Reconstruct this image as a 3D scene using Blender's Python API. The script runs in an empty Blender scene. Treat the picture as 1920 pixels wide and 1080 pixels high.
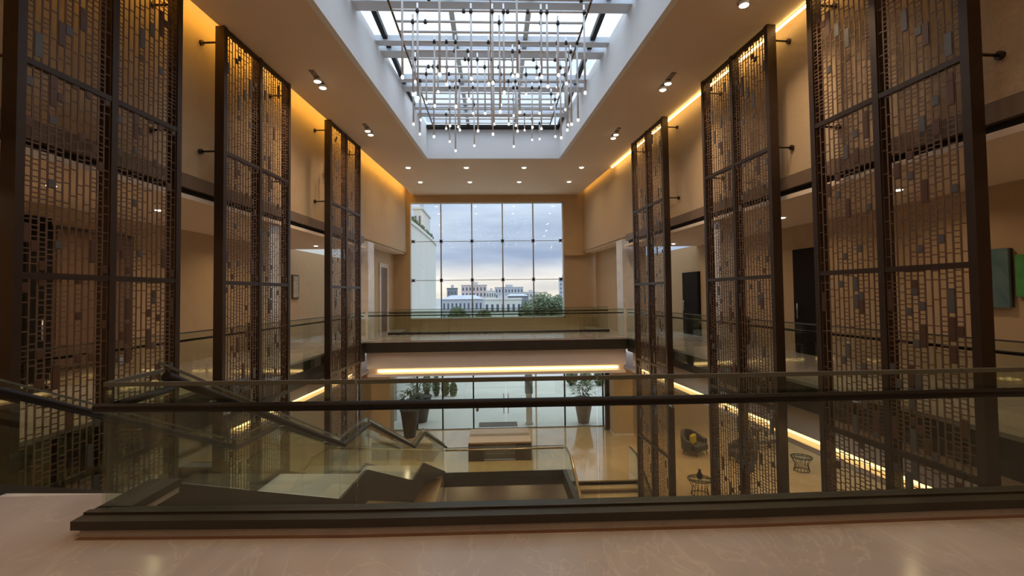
import bpy, math, random
from mathutils import Vector, Matrix

S = bpy.context.scene
COL = S.collection

# ------------------------------------------------------------------ camera
F = 900.0            # focal length in pixels of a 1920 wide frame
PSI, THETA, RHO = 0.03924, 0.032, 0.012
CX, CY = 960.0, 522.77
EYE = Vector((0, 0, 1.63))
_d = Vector((math.sin(PSI)*math.cos(THETA), math.cos(PSI)*math.cos(THETA), math.sin(THETA)))
_r0 = Vector((math.cos(PSI), -math.sin(PSI), 0))
_u0 = _r0.cross(_d)
_r = math.cos(RHO)*_r0 - math.sin(RHO)*_u0
_u = math.cos(RHO)*_u0 + math.sin(RHO)*_r0
cam_data = bpy.data.cameras.new('camera')
cam_data.sensor_width = 36.0
cam_data.lens = 36.0*F/1920.0
cam_data.shift_y = (CY-540.0)/1920.0
cam_data.clip_start = 0.05
cam_data.clip_end = 2000
cam = bpy.data.objects.new('camera', cam_data)
COL.objects.link(cam)
M = Matrix((_r, _u, -_d)).transposed().to_4x4()
M.translation = EYE
cam.matrix_world = M
S.camera = cam

def ray(x, y):
    return _d + _r*((x-CX)/F) - _u*((y-CY)/F)
def at_z(x, y, z):                 # pixel on a horizontal plane
    v = ray(x, y); return EYE + v*((z-EYE.z)/v.z)
def at_y(x, y, Y):                 # pixel on a plane facing the camera
    v = ray(x, y); return EYE + v*(Y/v.y)
def at_w(x, y, x0, k):             # pixel on a side wall X = x0 + k*Y
    v = ray(x, y); return EYE + v*(x0/(v.x-k*v.y))

# ------------------------------------------------------------------ colour management, sky
S.view_settings.view_transform = 'Standard'
S.view_settings.look = 'None'
S.view_settings.gamma = 1.0
S.view_settings.use_curve_mapping = False
S.view_settings.exposure = 0.0
try:
    S.cycles.transparent_max_bounces = 40
    S.cycles.max_bounces = 8
    S.cycles.diffuse_bounces = 5
except Exception:
    pass

SKY = 1.25
W = bpy.data.worlds.new('overcast_evening_sky'); S.world = W
W.use_nodes = True
nt = W.node_tree; nt.nodes.clear()
out = nt.nodes.new('ShaderNodeOutputWorld'); bg = nt.nodes.new('ShaderNodeBackground')
tc = nt.nodes.new('ShaderNodeTexCoord'); sep = nt.nodes.new('ShaderNodeSeparateXYZ')
ramp = nt.nodes.new('ShaderNodeValToRGB')
mp = nt.nodes.new('ShaderNodeMapping'); mp.inputs['Scale'].default_value = (1.6, 1.6, 9.0)
mp.inputs['Location'].default_value = (0.3, 0.0, 0.55)
nz = nt.nodes.new('ShaderNodeTexNoise'); nz.inputs['Scale'].default_value = 2.1
nz.inputs['Detail'].default_value = 6; nz.inputs['Roughness'].default_value = 0.52
cr = nt.nodes.new('ShaderNodeValToRGB')
mix = nt.nodes.new('ShaderNodeMix'); mix.data_type = 'RGBA'; mix.blend_type = 'MULTIPLY'
mix.inputs['Factor'].default_value = 1.0
nt.links.new(tc.outputs['Generated'], sep.inputs[0])
nt.links.new(sep.outputs['Z'], ramp.inputs['Fac'])
nt.links.new(tc.outputs['Generated'], mp.inputs['Vector'])
nt.links.new(mp.outputs['Vector'], nz.inputs['Vector'])
nt.links.new(nz.outputs['Fac'], cr.inputs['Fac'])
e = ramp.color_ramp.elements
e[0].position = 0.0; e[0].color = (0.80, 0.74, 0.66, 1)
e[1].position = 1.0; e[1].color = (2.30, 2.55, 2.85, 1)
for p, c in ((0.035, (0.80, 0.77, 0.72, 1)), (0.075, (0.45, 0.53, 0.66, 1)), (0.15, (0.47, 0.56, 0.70, 1)),
             (0.24, (0.62, 0.76, 0.94, 1)), (0.36, (0.78, 0.92, 1.10, 1)), (0.55, (1.30, 1.48, 1.72, 1))):
    q = ramp.color_ramp.elements.new(p); q.color = c
cr.color_ramp.elements[0].position = 0.33; cr.color_ramp.elements[0].color = (0.70, 0.75, 0.84, 1)
cr.color_ramp.elements[1].position = 0.68; cr.color_ramp.elements[1].color = (1.28, 1.24, 1.18, 1)
nt.links.new(ramp.outputs['Color'], mix.inputs[6]); nt.links.new(cr.outputs['Color'], mix.inputs[7])
nt.links.new(mix.outputs[2], bg.inputs['Color'])
bg.inputs['Strength'].default_value = SKY
nt.links.new(bg.outputs[0], out.inputs[0])

# lamp strengths (each lamp is made in its own builder further down)
WARM = (1.0, 0.70, 0.42)
E_DOWN, E_SPOT, E_CORR, E_GROUND = 28, 24, 13, 22
COVE, STRIP = 7.0, 4.0

# ------------------------------------------------------------------ materials
def principled(name, rgb, rough=0.5, metal=0.0, noise=None, bump=None, spec=0.5, scale=4.0, stretch=(1, 1, 1)):
    m = bpy.data.materials.new(name); m.use_nodes = True
    n = m.node_tree; b = n.nodes['Principled BSDF']
    b.inputs['Roughness'].default_value = rough; b.inputs['Metallic'].default_value = metal
    b.inputs['Specular IOR Level'].default_value = spec
    b.inputs['Base Color'].default_value = (*rgb, 1)
    if noise is not None or bump:
        t = n.nodes.new('ShaderNodeTexCoord'); mp = n.nodes.new('ShaderNodeMapping')
        mp.inputs['Scale'].default_value = stretch
        x = n.nodes.new('ShaderNodeTexNoise'); x.inputs['Scale'].default_value = scale
        x.inputs['Detail'].default_value = 5; x.inputs['Distortion'].default_value = 0.6
        n.links.new(t.outputs['Object'], mp.inputs[0]); n.links.new(mp.outputs[0], x.inputs['Vector'])
        if noise is not None:
            r = n.nodes.new('ShaderNodeValToRGB')
            r.color_ramp.elements[0].position = 0.3; r.color_ramp.elements[1].position = 0.7
            r.color_ramp.elements[0].color = (*rgb, 1); r.color_ramp.elements[1].color = (*noise, 1)
            n.links.new(x.outputs['Fac'], r.inputs['Fac']); n.links.new(r.outputs['Color'], b.inputs['Base Color'])
        if bump:
            bp = n.nodes.new('ShaderNodeBump'); bp.inputs['Strength'].default_value = bump
            bp.inputs['Distance'].default_value = 0.02
            n.links.new(x.outputs['Fac'], bp.inputs['Height']); n.links.new(bp.outputs[0], b.inputs['Normal'])
    return m

def marble(name, a, b_, vein, rough, scale=1.1):
    m = bpy.data.materials.new(name); m.use_nodes = True
    n = m.node_tree; b = n.nodes['Principled BSDF']; b.inputs['Roughness'].default_value = rough
    t = n.nodes.new('ShaderNodeTexCoord'); mp = n.nodes.new('ShaderNodeMapping')
    mp.inputs['Rotation'].default_value = (0, 0, 0.6); mp.inputs['Scale'].default_value = (1, 0.45, 1)
    x = n.nodes.new('ShaderNodeTexNoise'); x.inputs['Scale'].default_value = scale; x.inputs['Detail'].default_value = 7
    x.inputs['Distortion'].default_value = 1.4
    w = n.nodes.new('ShaderNodeTexNoise'); w.inputs['Scale'].default_value = scale*1.7; w.inputs['Detail'].default_value = 8
    w.inputs['Distortion'].default_value = 2.2
    r1 = n.nodes.new('ShaderNodeValToRGB'); r2 = n.nodes.new('ShaderNodeValToRGB')
    r1.color_ramp.elements[0].position = 0.32; r1.color_ramp.elements[0].color = (*a, 1)
    r1.color_ramp.elements[1].position = 0.68; r1.color_ramp.elements[1].color = (*b_, 1)
    r2.color_ramp.elements[0].position = 0.485; r2.color_ramp.elements[0].color = (0, 0, 0, 1)
    r2.color_ramp.elements[1].position = 0.50; r2.color_ramp.elements[1].color = (1, 1, 1, 1)
    q = r2.color_ramp.elements.new(0.515); q.color = (0, 0, 0, 1)
    mx = n.nodes.new('ShaderNodeMix'); mx.data_type = 'RGBA'
    sc = n.nodes.new('ShaderNodeMath'); sc.operation = 'MULTIPLY'; sc.inputs[1].default_value = 0.45
    for z in (x, w): n.links.new(mp.outputs[0], z.inputs['Vector'])
    n.links.new(t.outputs['Object'], mp.inputs[0])
    n.links.new(x.outputs['Fac'], r1.inputs['Fac']); n.links.new(w.outputs['Fac'], r2.inputs['Fac'])
    n.links.new(r2.outputs['Color'], sc.inputs[0]); n.links.new(sc.outputs[0], mx.inputs['Factor'])
    n.links.new(r1.outputs['Color'], mx.inputs[6]); mx.inputs[7].default_value = (*vein, 1)
    n.links.new(mx.outputs[2], b.inputs['Base Color'])
    return m

def emission(name, rgb, k):
    m = bpy.data.materials.new(name); m.use_nodes = True
    n = m.node_tree; n.nodes.clear()
    o = n.nodes.new('ShaderNodeOutputMaterial'); em = n.nodes.new('ShaderNodeEmission')
    em.inputs[0].default_value = (*rgb, 1); em.inputs[1].default_value = k
    n.links.new(em.outputs[0], o.inputs[0]); return m

def glass(name, tint, rough=0.0, ior=1.45):
    m = bpy.data.materials.new(name); m.use_nodes = True
    n = m.node_tree; n.nodes.clear()
    o = n.nodes.new('ShaderNodeOutputMaterial'); mx = n.nodes.new('ShaderNodeMixShader')
    tr = n.nodes.new('ShaderNodeBsdfTransparent'); tr.inputs[0].default_value = (*tint, 1)
    gl = n.nodes.new('ShaderNodeBsdfGlossy'); gl.inputs['Roughness'].default_value = rough
    gl.inputs[0].default_value = (0.95, 1, 0.97, 1)
    lw = n.nodes.new('ShaderNodeLayerWeight'); lw.inputs[0].default_value = 0.5
    pw = n.nodes.new('ShaderNodeMath'); pw.operation = 'POWER'; pw.inputs[1].default_value = 5.0
    fr = n.nodes.new('ShaderNodeMath'); fr.operation = 'MULTIPLY_ADD'; fr.inputs[1].default_value = 0.96; fr.inputs[2].default_value = 0.04
    n.links.new(lw.outputs['Facing'], pw.inputs[0]); n.links.new(pw.outputs[0], fr.inputs[0])
    n.links.new(fr.outputs[0], mx.inputs[0]); n.links.new(tr.outputs[0], mx.inputs[1])
    n.links.new(gl.outputs[0], mx.inputs[2]); n.links.new(mx.outputs[0], o.inputs[0]); return m

MT = {}
MT['marble'] = marble('beige_pink_marble', (0.38, 0.325, 0.295), (0.48, 0.42, 0.385), (0.58, 0.50, 0.44), 0.16)
MT['gold_marble'] = marble('honey_marble', (0.40, 0.28, 0.14), (0.50, 0.36, 0.19), (0.6, 0.45, 0.26), 0.10, 0.7)
MT['pale_marble'] = marble('pale_marble', (0.60, 0.56, 0.50), (0.72, 0.68, 0.62), (0.5, 0.45, 0.38), 0.15, 1.5)
MT['kerbstone'] = marble('grey_pink_stone', (0.36, 0.335, 0.33), (0.43, 0.40, 0.39), (0.28, 0.25, 0.24), 0.3, 2.0)
MT['ceiling'] = principled('warm_ceiling_paint', (0.80, 0.66, 0.50), 0.8, noise=(0.82, 0.68, 0.52), scale=1.0)
MT['wall'] = principled('beige_wall_covering', (0.47, 0.345, 0.205), 0.7, noise=(0.50, 0.37, 0.225), scale=3, bump=0.08)
MT['rough_wall'] = principled('textured_plaster', (0.47, 0.35, 0.215), 0.8, noise=(0.51, 0.38, 0.24), scale=22, bump=0.5)
MT['white'] = principled('white_plaster', (0.84, 0.85, 0.86), 0.7, noise=(0.86, 0.87, 0.88))
MT['pale_face'] = principled('pale_plaster', (0.80, 0.71, 0.65), 0.7, noise=(0.83, 0.74, 0.68))
MT['bronze'] = principled('dark_bronze', (0.034, 0.019, 0.012), 0.42, 0.4, noise=(0.044, 0.025, 0.015), scale=9)
MT['lattice'] = principled('brown_bronze_lattice', (0.10, 0.052, 0.027), 0.5, 0.2, noise=(0.13, 0.068, 0.036), scale=8)
MT['plate_slate'] = principled('slate_plate', (0.085, 0.080, 0.075), 0.4, 0.3, noise=(0.11, 0.105, 0.1))
MT['plate_brown'] = principled('brown_plate', (0.085, 0.042, 0.026), 0.4, 0.4, noise=(0.11, 0.055, 0.033))
MT['fascia'] = principled('dark_olive_metal', (0.036, 0.029, 0.020), 0.45, 0.2, noise=(0.043, 0.035, 0.025), scale=2)
MT['beam'] = principled('brown_bulkhead', (0.16, 0.105, 0.062), 0.5, noise=(0.18, 0.12, 0.07))
MT['black'] = principled('black_shadow_gap', (0.012, 0.010, 0.008), 0.7, noise=(0.014, 0.012, 0.01))
MT['rail'] = principled('dark_steel_rail', (0.010, 0.008, 0.007), 0.45, 0.0, noise=(0.012, 0.009, 0.008), spec=0.2)
MT['gold_rail'] = principled('bronze_rail', (0.42, 0.30, 0.16), 0.25, 0.8, noise=(0.46, 0.33, 0.18))
MT['steel'] = principled('brushed_steel', (0.45, 0.45, 0.44), 0.3, 0.9, noise=(0.5, 0.5, 0.49))
MT['alu'] = principled('pale_aluminium', (0.68, 0.75, 0.83), 0.5, 0.0, noise=(0.71, 0.78, 0.86))
MT['rod'] = principled('chandelier_metal', (0.82, 0.82, 0.82), 0.4, 0.0, noise=(0.86, 0.86, 0.86))
MT['knob'] = principled('dark_knob', (0.05, 0.05, 0.05), 0.4, 0.5, noise=(0.06, 0.06, 0.06))
MT['kerb_shadow'] = principled('brown_painted_shadow', (0.15, 0.075, 0.045), 0.4, noise=(0.18, 0.09, 0.055))
MT['glass'] = glass('clear_green_glass', (0.89, 0.925, 0.885))
MT['glass_edge'] = principled('glass_edge', (0.085, 0.09, 0.075), 0.35, noise=(0.10, 0.105, 0.09))
MT['window_glass'] = glass('window_glass', (0.97, 0.98, 0.98))
MT['cove'] = emission('cove_lamp', (1.0, 0.56, 0.08), COVE)
MT['cove_right'] = emission('cove_lamp_right', (1.0, 0.64, 0.22), COVE*1.8)
MT['cove_left'] = emission('cove_lamp_left', (1.0, 0.56, 0.08), COVE*2)
MT['strip'] = emission('led_strip', (1.0, 0.64, 0.24), STRIP)
MT['bulb'] = emission('lamp_lens', (1.0, 0.86, 0.66), 14)
MT['tip'] = emission('pendant_bulb', (1.0, 0.92, 0.80), 4)
MT['tan'] = principled('tan_leather', (0.40, 0.29, 0.17), 0.45, noise=(0.44, 0.32, 0.19))
MT['wood'] = principled('dark_wood', (0.045, 0.030, 0.022), 0.4, noise=(0.065, 0.044, 0.03), scale=3, stretch=(1, 8, 1))
MT['stripe'] = principled('grey_brown_cloth', (0.22, 0.19, 0.14), 0.7, noise=(0.26, 0.22, 0.17))
MT['mat'] = principled('charcoal_mat', (0.05, 0.045, 0.04), 0.9, noise=(0.07, 0.062, 0.055), scale=30)
MT['charcoal'] = principled('charcoal_glaze', (0.014, 0.015, 0.017), 0.5, noise=(0.02, 0.021, 0.023))
MT['clay'] = principled('grey_brown_clay', (0.15, 0.12, 0.10), 0.6, noise=(0.19, 0.155, 0.13))
MT['leaf'] = principled('dark_green_leaf', (0.045, 0.085, 0.030), 0.5, noise=(0.07, 0.12, 0.045))
MT['tree'] = principled('tree_leaf', (0.075, 0.115, 0.055), 0.6, noise=(0.12, 0.16, 0.08))
MT['bark'] = principled('bark', (0.10, 0.075, 0.05), 0.8, noise=(0.13, 0.1, 0.07))
MT['fabric'] = principled('charcoal_fabric', (0.055, 0.050, 0.045), 0.85, noise=(0.075, 0.068, 0.06), scale=25)
MT['yellow'] = principled('mustard_cloth', (0.50, 0.36, 0.04), 0.8, noise=(0.55, 0.4, 0.06))
MT['red'] = principled('red_carpet', (0.22, 0.035, 0.02), 0.9, noise=(0.27, 0.05, 0.03))
MT['carpet'] = principled('brown_carpet', (0.09, 0.06, 0.045), 0.9, noise=(0.12, 0.08, 0.06), scale=20)
MT['grey'] = principled('grey_plaster', (0.42, 0.39, 0.34), 0.7, noise=(0.45, 0.42, 0.37))
MT['teal'] = principled('teal_canvas', (0.05, 0.13, 0.15), 0.7, noise=(0.16, 0.24, 0.26), scale=2.5)
MT['green'] = principled('green_canvas', (0.03, 0.24, 0.05), 0.7, noise=(0.10, 0.36, 0.12), scale=3)
MT['print'] = principled('grey_print', (0.26, 0.23, 0.18), 0.7, noise=(0.5, 0.45, 0.36), scale=9)
MT['door_black'] = principled('black_door', (0.008, 0.007, 0.006), 0.7, spec=0.15, noise=(0.011, 0.009, 0.008))
MT['door_brown'] = principled('brown_veneer', (0.14, 0.085, 0.05), 0.45, noise=(0.18, 0.11, 0.065), scale=3, stretch=(6, 6, 0.6))
MT['concrete'] = principled('pale_concrete', (0.37, 0.36, 0.33), 0.6, noise=(0.43, 0.42, 0.385), scale=0.4)
MT['grass'] = principled('lawn', (0.10, 0.15, 0.05), 0.9, noise=(0.14, 0.20, 0.07), scale=2)
MT['city_ground'] = principled('city_ground', (0.22, 0.24, 0.24), 0.9, noise=(0.3, 0.32, 0.31), scale=0.05)
MT['ext_white'] = principled('white_render', (0.53, 0.53, 0.49), 0.8, noise=(0.57, 0.57, 0.53), scale=0.3)
MT['ext_pink'] = principled('pink_render', (0.52, 0.42, 0.40), 0.8, noise=(0.56, 0.46, 0.43), scale=0.2)
MT['ext_grey'] = principled('grey_render', (0.40, 0.42, 0.45), 0.8, noise=(0.45, 0.47, 0.5), scale=0.2)
MT['ext_dark'] = principled('dark_render', (0.16, 0.18, 0.20), 0.8, noise=(0.2, 0.22, 0.24), scale=0.2)
MT['ext_roof'] = principled('grey_roof', (0.30, 0.34, 0.38), 0.6, noise=(0.35, 0.39, 0.43), scale=0.3)
MT['ext_window'] = principled('dark_pane', (0.06, 0.08, 0.11), 0.2, noise=(0.08, 0.1, 0.13))

# ------------------------------------------------------------------ mesh helpers
class MB:
    def __init__(s): s.v = []; s.f = []; s.sm = []
    def box(s, x0, x1, y0, y1, z0, z1):
        if x0 > x1: x0, x1 = x1, x0
        if y0 > y1: y0, y1 = y1, y0
        if z0 > z1: z0, z1 = z1, z0
        return s.hexa([(x0, y0, z0), (x1, y0, z0), (x1, y1, z0), (x0, y1, z0),
                       (x0, y0, z1), (x1, y0, z1), (x1, y1, z1), (x0, y1, z1)])
    def hexa(s, p):
        n = len(s.v); s.v += [tuple(q) for q in p]
        for f in ((3, 2, 1, 0), (4, 5, 6, 7), (0, 1, 5, 4), (1, 2, 6, 5), (2, 3, 7, 6), (3, 0, 4, 7)):
            s.f.append(tuple(n+i for i in f)); s.sm.append(False)
        return s
    def prism(s, poly, z0, z1):
        a = sum(poly[i][0]*poly[(i+1) % len(poly)][1]-poly[(i+1) % len(poly)][0]*poly[i][1] for i in range(len(poly)))
        if a < 0: poly = poly[::-1]
        n = len(s.v); k = len(poly)
        s.v += [(x, y, z0) for x, y in poly] + [(x, y, z1) for x, y in poly]
        s.f.append(tuple(n+i for i in range(k-1, -1, -1))); s.f.append(tuple(n+k+i for i in range(k)))
        for i in range(k):
            j = (i+1) % k; s.f.append((n+i, n+j, n+k+j, n+k+i))
        s.sm += [False]*(k+2); return s
    def tube(s, pts, r, seg=8, r2=None):
        pts = [Vector(p) for p in pts]; n = len(s.v); m = len(pts)
        for i, p in enumerate(pts):
            t = (pts[min(i+1, m-1)]-pts[max(i-1, 0)]).normalized()
            up = Vector((0, 0, 1)) if abs(t.z) < .9 else Vector((1, 0, 0))
            a = t.cross(up).normalized(); b = a.cross(t)
            rr = r if r2 is None else r+(r2-r)*i/(m-1)
            for k in range(seg):
                q = 2*math.pi*k/seg; s.v.append(tuple(p+a*math.cos(q)*rr+b*math.sin(q)*rr))
        for i in range(m-1):
            for k in range(seg):
                k2 = (k+1) % seg
                s.f.append((n+i*seg+k, n+(i+1)*seg+k, n+(i+1)*seg+k2, n+i*seg+k2)); s.sm.append(True)
        s.f.append(tuple(n+k for k in range(seg))); s.f.append(tuple(n+(m-1)*seg+k for k in range(seg-1, -1, -1)))
        s.sm += [False, False]; return s
    def lathe(s, prof, c=(0, 0, 0), seg=24):
        n = len(s.v); m = len(prof)
        for r, z in prof:
            for k in range(seg):
                q = 2*math.pi*k/seg; s.v.append((c[0]+r*math.cos(q), c[1]+r*math.sin(q), c[2]+z))
        for i in range(m-1):
            for k in range(seg):
                k2 = (k+1) % seg
                s.f.append((n+i*seg+k, n+i*seg+k2, n+(i+1)*seg+k2, n+(i+1)*seg+k)); s.sm.append(True)
        s.f.append(tuple(n+k for k in range(seg-1, -1, -1))); s.f.append(tuple(n+(m-1)*seg+k for k in range(seg)))
        s.sm += [False, False]; return s
    def ring(s, R, r, c, seg=28, k=6):
        n = len(s.v)
        for i in range(seg):
            a = 2*math.pi*i/seg
            for j in range(k):
                b = 2*math.pi*j/k
                s.v.append((c[0]+(R+r*math.cos(b))*math.cos(a), c[1]+(R+r*math.cos(b))*math.sin(a), c[2]+r*math.sin(b)))
        for i in range(seg):
            for j in range(k):
                i2, j2 = (i+1) % seg, (j+1) % k
                s.f.append((n+i*k+j, n+i2*k+j, n+i2*k+j2, n+i*k+j2)); s.sm.append(True)
        return s
    def quad(s, a, b, c, d):
        n = len(s.v); s.v += [tuple(a), tuple(b), tuple(c), tuple(d)]; s.f.append((n, n+1, n+2, n+3)); s.sm.append(False); return s
    def mesh(s, name, mat):
        me = bpy.data.meshes.new(name); me.from_pydata(s.v, [], s.f); me.validate()
        if len(me.polygons) == len(s.sm): me.polygons.foreach_set('use_smooth', s.sm)
        me.materials.append(MT[mat] if isinstance(mat, str) else mat); return me
    def build(s, name, mat, parent=None):
        return link(name, s.mesh(name, mat), parent)

def link(name, data, parent=None, loc=None):
    o = bpy.data.objects.new(name, data); COL.objects.link(o)
    if parent is not None: o.parent = parent
    if loc is not None: o.location = loc
    return o
def empty(name, loc=(0, 0, 0), rz=0.0):
    o = bpy.data.objects.new(name, None); COL.objects.link(o); o.location = loc; o.rotation_euler = (0, 0, rz)
    o.empty_display_size = 0.2; return o
def tag(o, label, cat, group=None, kind=None):
    o['label'] = label; o['category'] = cat
    if group: o['group'] = group
    if kind: o['kind'] = kind
    return o
def struct(o, label, cat): return tag(o, label, cat, kind='structure')
def bevel(o, w=0.01, n=2):
    m = o.modifiers.new('bevel', 'BEVEL'); m.width = w; m.segments = n; m.limit_method = 'ANGLE'; return o
def copy_tree(o, parent=None):
    c = o.copy(); COL.objects.link(c); c.parent = parent
    for ch in list(o.children): copy_tree(ch, c)
    return c

K = 0.07                      # how fast the two long walls close in with depth
WL, WR = -5.93, 6.2           # wall faces at Y = 0
SL, SR = -5.45, 5.72          # lattice screen faces at Y = 0
FL, FR = -5.85, 6.12          # floor slab edges at Y = 0
CL, CR = -5.57, 6.0           # ceiling edges at Y = 0
BL, BR = -8.7, 8.95           # corridor back walls at Y = 0
def lx(x0, y): return x0+K*y
def rx(x0, y): return x0-K*y
CEIL, GF, CORR = 6.6, -5.0, 3.44
FAR = 23.9
Y0, YB, YR = -4.0, 17.5, 20.3    # back of the balcony, bridge front, bridge rear
def strip(x0a, x1a, sgn, ya, yb, z0, z1, mb=None):
    """a slab running along a side wall between two offsets"""
    g = lx if sgn < 0 else rx
    mb = mb or MB()
    return mb.prism([(g(x0a, ya), ya), (g(x1a, ya), ya), (g(x1a, yb), yb), (g(x0a, yb), yb)], z0, z1)

# ================================================================== THE SETTING
# floors
f = MB().prism([(-9.5, Y0), (9.5, Y0), (9.5, 3.60), (-2.93, 3.60), (-2.93, 4.2), (-9.5, 4.2)], -0.42, 0)
struct(f.build('floor', 'marble'), 'polished beige pink marble floor of the near balcony in the foreground', 'floor')
f = strip(FR, BR+0.6, 1, 3.60, FAR, -0.06, 0)
struct(f.build('floor_right', 'marble'), 'marble corridor floor behind the right row of screens', 'floor')
f = strip(FL, BL-0.6, -1, 4.2, FAR, -0.06, 0)
struct(f.build('floor_left', 'marble'), 'marble corridor floor behind the left row of screens', 'floor')
f = MB().prism([(lx(FL, YB), YB), (rx(FR, YB), YB), (rx(FR, YR), YR), (lx(FL, YR), YR)], -0.06, 0)
struct(f.build('floor_bridge', 'marble'), 'marble floor of the footbridge before the big window', 'floor')
# slab edge: dark fascia, pale downstand, lit slot
def slab_edge(sgn, ya, yb, side):
    x0 = FL if sgn < 0 else FR
    fb = -0.70 if sgn < 0 else -0.50
    o = strip(x0, x0+sgn*0.25, sgn, ya, yb, fb, -0.06).build('trim_'+side, 'fascia')
    struct(o, 'dark olive metal fascia along the %s corridor floor edge' % side, 'trim')
    p = MB(); strip(x0+sgn*0.20, x0+sgn*0.36, sgn, ya, yb, -1.04, fb, p)
    strip(x0+sgn*0.40, x0+sgn*3.4, sgn, ya, yb, -0.42, -0.36, p)
    struct(p.build('wall_downstand_'+side, 'pale_face'), 'pale plaster downstand under the %s corridor fascia' % side, 'wall')
    strip(x0+sgn*0.50, x0+sgn*0.56, sgn, ya, yb, -1.24, -0.42, p2 := MB())
    struct(p2.build('wall_recess_'+side, 'pale_face'), 'pale back of the light recess under the %s corridor edge' % side, 'wall')
    l = strip(x0+sgn*0.42, x0+sgn*0.45, sgn, ya+1.6 if sgn > 0 else 10.6, yb-0.1, -1.19, -1.10).build('strip_light', 'strip')
    tag(l, 'long warm strip light glowing under the %s corridor edge' % side, 'light', 'strip lights under the floor edges')
    c = strip(x0+sgn*0.30, x0+sgn*(8 if sgn > 0 else 5), sgn, ya, FAR, -1.34, -1.24).build('ceiling_ground_'+side, 'pale_face')
    struct(c, 'lobby ceiling below the %s corridor' % side, 'ceiling')
slab_edge(1, 3.60, YB, 'right')
slab_edge(-1, 4.2, YB, 'left')
xa, xb = lx(FL, YB), rx(FR, YB)
struct(MB().box(xa, xb, YB, YB+0.25, -0.42, -0.06).build('trim_bridge', 'fascia'), 'dark olive fascia across the front of the footbridge', 'trim')
p = MB(); p.box(xa, xb, YB+0.2, YB+0.36, -1.02, -0.42); p.box(xa, xb, YB+0.36, YR, -0.5, -0.42)
struct(p.build('wall_downstand_bridge', 'pale_face'), 'pale plaster downstand below the footbridge fascia', 'wall')
struct(MB().box(xa, xb, YB+0.5, YB+0.56, -1.24, -0.5).build('wall_recess_bridge', 'pale_face'), 'pale back of the light recess below the footbridge', 'wall')
tag(MB().box(xa+0.35, xb-0.25, YB+0.42, YB+0.45, -1.19, -1.10).build('strip_light', 'strip'),
    'warm strip light glowing below the footbridge', 'light', 'strip lights under the floor edges')
struct(MB().box(xa, xb, YB+0.3, YR, -1.34, -1.24).build('ceiling_ground_bridge', 'pale_face'), 'lobby ceiling under the footbridge', 'ceiling')
struct(MB().box(-9.5, 9.5, Y0, 3.45, -1.30, -0.42).build('ceiling_ground_near', 'pale_face'), 'underside of the near balcony slab', 'ceiling')

# upper walls, bulkhead, shadow gap, corridor ceilings, back walls
for sgn, wx, fx, bx, side in ((-1, WL, FL, BL, 'left'), (1, WR, FR, BR, 'right')):
    struct(strip(wx, wx+sgn*0.2, sgn, Y0, FAR, 3.74, 6.95).build('wall_'+side, 'rough_wall' if sgn > 0 else 'wall'),
           'tall beige upper wall behind the %s screens' % side, 'wall')
    struct(strip(wx-sgn*0.06, wx+sgn*0.2, sgn, Y0, YB, 3.54, 3.78).build('trim_bulkhead_'+side, 'beam'),
           'brown bulkhead band at the foot of the %s upper wall' % side, 'trim')
    struct(strip(wx+sgn*0.04, wx+sgn*0.5, sgn, Y0, YB, 3.45, 3.54).build('trim_gap_'+side, 'black'),
           'black shadow gap under the %s bulkhead' % side, 'trim')
    struct(strip(wx-sgn*0.02, bx+sgn*0.3, sgn, Y0, YB+0.3, 3.36, 3.44).build('ceiling_corridor_'+side, 'ceiling'),
           'low ceiling of the %s corridor' % side, 'ceiling')
    struct(strip(bx, bx+sgn*0.2, sgn, Y0, FAR, -0.02, 3.4).build('wall_corridor_'+side, 'wall'),
           'tan back wall of the %s corridor' % side, 'wall')
    # beyond the bridge: wall set back under the upper wall, with a marble pilaster
    struct(strip(wx+sgn*0.62, wx+sgn*0.8, sgn, YB+0.3, FAR, 0, 3.74).build('wall_niche_'+side, 'wall'),
           'recessed tan wall beside the footbridge on the %s' % side, 'wall')
    struct(strip(wx+sgn*0.1, wx+sgn*0.8, sgn, YB+0.3, FAR+0.5, 3.66, 3.76).build('ceiling_niche_'+side, 'ceiling'),
           'soffit of the %s wall recess beyond the footbridge' % side, 'ceiling')
    pil = strip(wx-sgn*0.05, wx+sgn*0.62, sgn, YB+0.45, YB+1.15, 0, 3.66).build('pilaster', 'pale_marble')
    bevel(pil, 0.015)
    tag(pil, 'pale marble pilaster at the %s end of the footbridge' % side, 'pilaster', 'marble pilasters by the footbridge')
    y = 11.6
    cl = empty('corridor_column', ((lx if sgn < 0 else rx)(fx+sgn*0.36, y), y, 0), sgn*math.atan(K))
    tag(cl, 'pale marble column at the %s corridor edge behind the middle screen' % side, 'column', 'corridor columns')
    bevel(MB().box(-.22, .22, -.24, .24, 0.0, 3.36).build('shaft', 'pale_marble', cl), 0.012)
    MB().box(-.24, .24, -.26, .26, 0, .1).build('base', 'pale_marble', cl)
# portal frames on the left niche wall
for i, (ya, yb) in enumerate(((19.3, 20.6), (21.4, 22.7))):
    t = empty('lift_portal', (lx(WL-0.62, ya), ya, 0), -math.atan(K))
    tag(t, ('lift doorway with pale stone frame nearest the left pilaster', 'lift doorway with pale stone frame nearest the window')[i], 'door')
    w = yb-ya
    MB().box(0, 0.06, 0, 0.18, 0, 2.9).build('jamb', 'pale_marble', t)
    MB().box(0, 0.06, w-0.18, w, 0, 2.9).build('jamb', 'pale_marble', t)
    MB().box(0, 0.06, 0, w, 2.9, 3.1).build('lintel', 'pale_marble', t)
    MB().box(0.0, 0.025, 0.18, w/2-0.004, 0, 2.9).build('leaf', 'door_brown', t)
    MB().box(0.0, 0.025, w/2+0.004, w-0.18, 0, 2.9).build('leaf', 'door_brown', t)

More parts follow.
